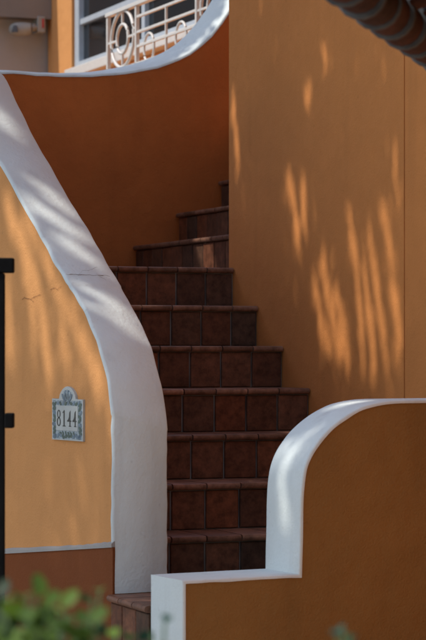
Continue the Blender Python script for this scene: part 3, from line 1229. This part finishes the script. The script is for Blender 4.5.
LM = leaf_mesh('leaf', 0.040, 0.024, 'leaf')
LMD = leaf_mesh('leaf', 0.034, 0.018, 'leaf_dark')


def sprig_plant(name, label, tips, base, lm, Y, leaves, group=None):
    root = thing(name, label, 'shrub', group)
    stems = MB()
    rr = random.Random(sum(int(t_[0]) for t_ in tips))
    for (x, y, dy) in tips:
        tip = np.array([(x - 213) / F * (Y + dy), Y + dy, zat(y, Y + dy)])
        b = np.array([base[0] + rr.uniform(-.12, .12), base[1] + rr.uniform(-.1, .1), 0.0])
        pts = [b, b * .5 + tip * .5 + np.array([rr.uniform(-.04, .04), rr.uniform(-.04, .04), .08]), tip * .85 + b * .15 + np.array([0, 0, .06]), tip]
        # Catmull sampling
        path = []
        for s in np.linspace(0, 1, 14):
            path.append((1 - s) ** 3 * pts[0] + 3 * s * (1 - s) ** 2 * pts[1] + 3 * s * s * (1 - s) * pts[2] + s ** 3 * pts[3])
        stems.tube(path, [0.006 * (1 - .7 * i / 13) for i in range(14)], 6)
        for k_ in range(leaves):
            s = 1 - (k_ / leaves) * 0.45
            p = path[min(13, int(s * 13))]
            o = link('leaf', lm, root, p)
            o.rotation_euler = (rr.uniform(-.5, 1.0), rr.uniform(-.7, .7), k_ * 2.4 + rr.uniform(-.5, .5))
            o.scale = [rr.uniform(.75, 1.15)] * 3
    part('stem', stems, 'stem', root, smooth=1.2)
    return root


rs = random.Random(21)
tips = [(x, 649 - h + rs.uniform(-5, 5), rs.uniform(-.2, .2)) for x, h in
        ((-8, 44), (2, 52), (10, 46), (19, 50), (28, 54), (36, 48), (45, 42), (54, 44), (62, 38), (70, 36), (78, 30), (86, 28), (95, 24), (104, 16), (116, 8), (128, 4), (4, 26), (16, 22), (28, 24), (40, 20), (52, 22), (64, 14), (76, 12), (88, 6), (10, 4), (34, 4), (58, 2))]
sh = sprig_plant('leafy_shrub', 'bushy green shrub with soft light leaves before the terracotta plinth', tips, (-.22, 2.95), LM, 2.95, 15)
# one long shoot leaning right
sprig_plant('leaning_shoot', 'single pale green shoot leaning out beside the leafy shrub', [(100, 590, 0.0), (92, 598, .03)], (-.19, 3.1), LM, 3.1, 3)
sprig_plant('small_seedling', 'thin dark green sprig before the white wall end', [(165, 622, 0), (152, 632, .05)], (-.1, 3.0), LMD, 3.0, 3)
sprig_plant('round_sprout', 'dark bluish green sprout tip before the low ochre wall', [(343, 630, 0), (350, 634, .04), (338, 636, .02)], (.17, 2.7), LMD, 2.7, 5)

# ------------------------------------------------------------------ shade tree (its crown throws the dappled shade)
Sv = np.array(SUN)
samples = []        # (point, radius)


def stroke(pts, wpx, fn):
    pts = np.array(pts, float)
    for a, b in zip(pts[:-1], pts[1:]):
        k_ = max(2, int(np.linalg.norm(b - a) / 4))
        for q in np.linspace(0, 1, k_):
            p = a + (b - a) * q
            w = wpx
            P = fn(*p)
            samples.append((*P, w * P[1] / F))


def f_right(x, y):
    u, z = at_v(x, y, 0.0)
    return W(u, 0.0, z)


def f_lw(x, y):
    return outer_hit(x, y)[0]


f_lcap = lambda x, y: near_grid(S_lcap, x, y)[0]
f_low = lambda x, y: near_grid(S_low, x, y)[0]
for pts, w in (([(233, 100), (238, 162)], 1.4), ([(307.5, 92), (308.5, 97)], .05), ([(324, 48), (326, 58)], .05),
               ([(289, 180), (294, 208), (299, 246)], 3.0), ([(302, 192), (306, 234)], 1.4),
               ([(315, 288), (321, 320), (330, 348)], 2.6), ([(323, 264), (331, 305), (340, 352)], 1.6), ([(336, 292), (349, 358)], 1.4),
               ([(350, 214), (357, 280), (363, 362)], 1.4), ([(364, 272), (375, 362)], 1.4), ([(370, 234), (378, 300), (386, 362)], 0.8),
               ([(384, 218), (391, 254)], 1.2), ([(394, 160), (397, 194)], .5), ([(393, 284), (398, 330), (400, 358)], 1.2)):
    stroke(pts, w, f_right)
for pts, w in (([(8, 205), (30, 262), (42, 305), (48, 360)], 3.0), ([(30, 225), (50, 268), (60, 300)], 2.0), ([(22, 250), (30, 300), (34, 340)], 1.0),
               ([(66, 300), (88, 350), (98, 390)], 1.0), ([(94, 356), (106, 392), (110, 420)], .8), ([(8, 290), (10, 350)], .5), ([(60, 330), (68, 360)], .5)):
    stroke(pts, w, f_lw)
for pts, w in (([(44, 187), (74, 213)], 1.6), ([(38, 206), (80, 236)], 1.8), ([(0, 114), (8, 130)], 3), ([(58, 238), (98, 262)], 1.6),
               ([(88, 288), (132, 318)], 1.4), ([(100, 309), (142, 336)], 1.0)):
    stroke(pts, w, f_lcap)
for pts, w in (([(281, 478), (287, 460), (299, 443), (316, 428)], 0.5), ([(275, 462), (284, 447)], 0.2), ([(330, 409), (346, 403), (364, 401)], 2.0), ([(284, 492), (285, 520)], 0.1)):
    stroke(pts, w, f_low)
for q in np.linspace(0, 1, 6):      # fleck on the first riser of the upper flight
    u, z = at_v(200 + 12 * q, 240 + 24 * q, V8[0])
    samples.append((*W(u, V8[0], z), 0.045))
samples = np.array(samples)

# crown
SZ_LEFT, SZ_RIGHT, SZ_CAP, SZ_BAL = 0.78, 0.84, 0.92, 0.32
NL = 92000
c_lo = np.array([-5.5, 5.9, 5.5]); c_hi = np.array([-0.6, 12.4, 7.5])
ctr = 0.5 * (c_lo + c_hi); half = 0.5 * (c_hi - c_lo)
pts = rng.uniform(-1, 1, (NL * 2, 3))
rad = (np.abs(pts[:, 0]) ** 3 + np.abs(pts[:, 1]) ** 3 + np.abs(pts[:, 2]) ** 3)
lump = 0.12 * np.sin(5 * pts[:, 0] + 2) * np.sin(4.3 * pts[:, 1]) + 0.06 * np.sin(11 * pts[:, 1] + 1) * np.sin(9 * pts[:, 0])
pts = pts[rad < 0.95 + lump][:NL]
pts = ctr + pts * half
keep = np.ones(len(pts), bool)
LR = 0.036


_e1 = np.cross(Sv, [0, 0, 1.0]); _e1 /= np.linalg.norm(_e1)
_e2 = np.cross(Sv, _e1)
PB = np.stack([_e1, _e2], 1)
pts2 = (pts @ PB).astype(np.float32)


def ray_dist(P3_):
    """distance of every leaf from the sun rays through the given points"""
    P3_ = np.asarray(P3_, float)
    q2 = (P3_[:, :3] @ PB).astype(np.float32)
    r2 = P3_[:, 3].astype(np.float32) if P3_.shape[1] > 3 else np.zeros(len(P3_), np.float32)
    dmin = np.full(len(pts2), 9.0, np.float32)
    for k_ in range(0, len(q2), 32):
        d = np.hypot(pts2[:, None, 0] - q2[None, k_:k_ + 32, 0], pts2[:, None, 1] - q2[None, k_:k_ + 32, 1]) - r2[None, k_:k_ + 32]
        dmin = np.minimum(dmin, d.min(axis=1))
    return dmin


d_fl = ray_dist(samples)
keep &= d_fl > LR * 0.55  # leaves cleared along the sun rays to shape the flecks
# leaf size set by the surface each leaf shades, to tune the dapple
size = np.ones(len(pts))
rw_pts = np.array([W(u, 0.0, z) for u in np.arange(-2.2, 0.06, 0.12) for z in np.arange(1.2, 3.1, 0.12)])
d_need = ray_dist(rw_pts)
size[d_need < 0.10] = SZ_RIGHT
cap_pts_ = S_lcap[::7]
dc = ray_dist(cap_pts_)
size[dc < 0.06] = SZ_CAP
lw_pts = np.array([(*out[i], z) for i in range(0, near_n, 4) for z in np.arange(0.55, zo[i] - 0.05, 0.08)])
dl = ray_dist(lw_pts)
size[(dl < 0.05) & (dc > 0.05)] = SZ_LEFT
bal = np.array([W(u, v, z) for u in np.arange(1.9, 8.0, 0.25) for v in (0.8, 1.35) for z in (2.6, 3.0, 3.4, 3.8)])
db = ray_dist(bal)
size[db < 0.16] = SZ_BAL
size[ray_dist(np.array([(*out[i], zo[i]) for i in range(near_n, n, 2)])) < 0.15] = 0.9
size[(d_fl < LR * 1.6) & (rng.random(len(pts)) < 0.8)] *= 0.6
d_need = np.minimum(np.minimum(d_need, dc), np.minimum(dl, ray_dist(S_low[::11])))
d_need = np.minimum(d_need, ray_dist(np.array([(*out[i], zo[i]) for i in range(near_n, n, 2)])))
d_need = np.minimum(d_need, ray_dist(np.array([W(u, v, z) for v in (0.17, 0.41, 0.65) for u in np.arange(0.3, 1.75, 0.15) for z in (1.85, 2.0, 2.2)])))
keep &= ~((d_need > 0.16) & (rng.random(len(pts)) < 0.8))
pts = pts[keep]; size = size[keep]


def crown_mesh(name, P, rng_, sz=None):
    k_ = len(P)
    nrm = rng_.normal(size=(k_, 3)); nrm[:, 2] = np.abs(nrm[:, 2]) + 0.5
    nrm /= np.linalg.norm(nrm, axis=1)[:, None]
    a = rng_.normal(size=(k_, 3)); a -= (a * nrm).sum(1)[:, None] * nrm
    a /= np.linalg.norm(a, axis=1)[:, None]
    b = np.cross(nrm, a)
    s = rng_.uniform(0.8, 1.15, (k_, 1)) * (1.0 if sz is None else sz[:, None])
    l, w = 0.050 * s, 0.0285 * s
    v = np.stack([P - a * l, P + b * w - nrm * 0.008, P + a * l, P - b * w - nrm * 0.008], 1).reshape(-1, 3)
    me = bpy.data.meshes.new(name)
    idx = np.arange(k_) * 4
    f = np.stack([idx, idx + 1, idx + 2, idx, idx + 2, idx + 3], 1).reshape(-1, 3)
    me.from_pydata(v.tolist(), [], f.tolist())
    me.materials.append(M['tree_leaf'])
    return me


def limbs(base, targets, r0):
    mb = MB()
    rr = random.Random(9)
    base = np.array(base, float)
    fork = base + np.array([.15, .1, 3.0])
    mb.tube([base + np.array([0, 0, -.1]), base + np.array([.03, 0, .5]), base + np.array([.1, .08, 1.8]), fork], [r0 * 1.35, r0, r0 * .85, r0 * .75], 12)
    for t_ in targets:
        t_ = np.array(t_)
        m_ = fork * .5 + t_ * .5 + np.array([rr.uniform(-.3, .3), rr.uniform(-.3, .3), .3])
        mb.tube([fork + np.array([0, 0, -.15]), m_, t_], [r0 * .5, r0 * .3, r0 * .08], 8)
    return mb


tree = thing('shade_tree', 'tall leafy shade tree spreading over the stair', 'tree')
link('crown', crown_mesh('crown', pts, rng, size), tree)
tb_ = (-4.7, 7.4, 0)
part('trunk', limbs(tb_, [(-5.0, 6.4, 6.6), (-4.9, 9.4, 6.6), (-4.1, 11.2, 6.5), (-2.3, 6.4, 6.6)], 0.17), 'bark', tree, smooth=1.0)

# unseen trees added around and behind the viewer to cut skylight and reflections
pb = rng.normal(size=(16000, 3)); pb /= np.linalg.norm(pb, axis=1)[:, None]
pb *= (rng.random((16000, 1)) ** 0.4) * np.array([2.3, 2.3, 1.9])
pb += 0.25 * np.sin(pb[:, [1, 2, 0]] * 4)
pb[:, 2] += 4.2
gt_c = crown_mesh('crown', pb * 1.0, rng)
for p in gt_c.vertices:
    pass
gt_t = limbs((0, 0, 0), [(-1.2, .6, 4.5), (1.1, .8, 4.6), (.3, -1.3, 4.4), (.2, .2, 5.4)], 0.16).mesh('trunk', ['bark'], smooth=1.0)
for x, y, s, r_ in ((-15, 4, 1.2, 0), (-16, 10, 1.3, 1), (-15.5, 16, 1.25, 2), (-9, -8, 1.8, 3), (-4.5, -8.5, 2.0, 4), (0.2, -9, 2.1, 5), (4.8, -8, 2.0, 2.6), (9, -5, 2.0, 0.7), (10.5, 0.5, 1.9, 1.9)):
    tr = thing('sky_block_tree', 'round leafy tree added out of view to block skylight', 'tree', 'unseen trees added to block skylight')
    tr.location = (x, y, 0); tr.rotation_euler = (0, 0, r_); tr.scale = (s, s, s)
    link('crown', gt_c, tr); link('trunk', gt_t, tr)
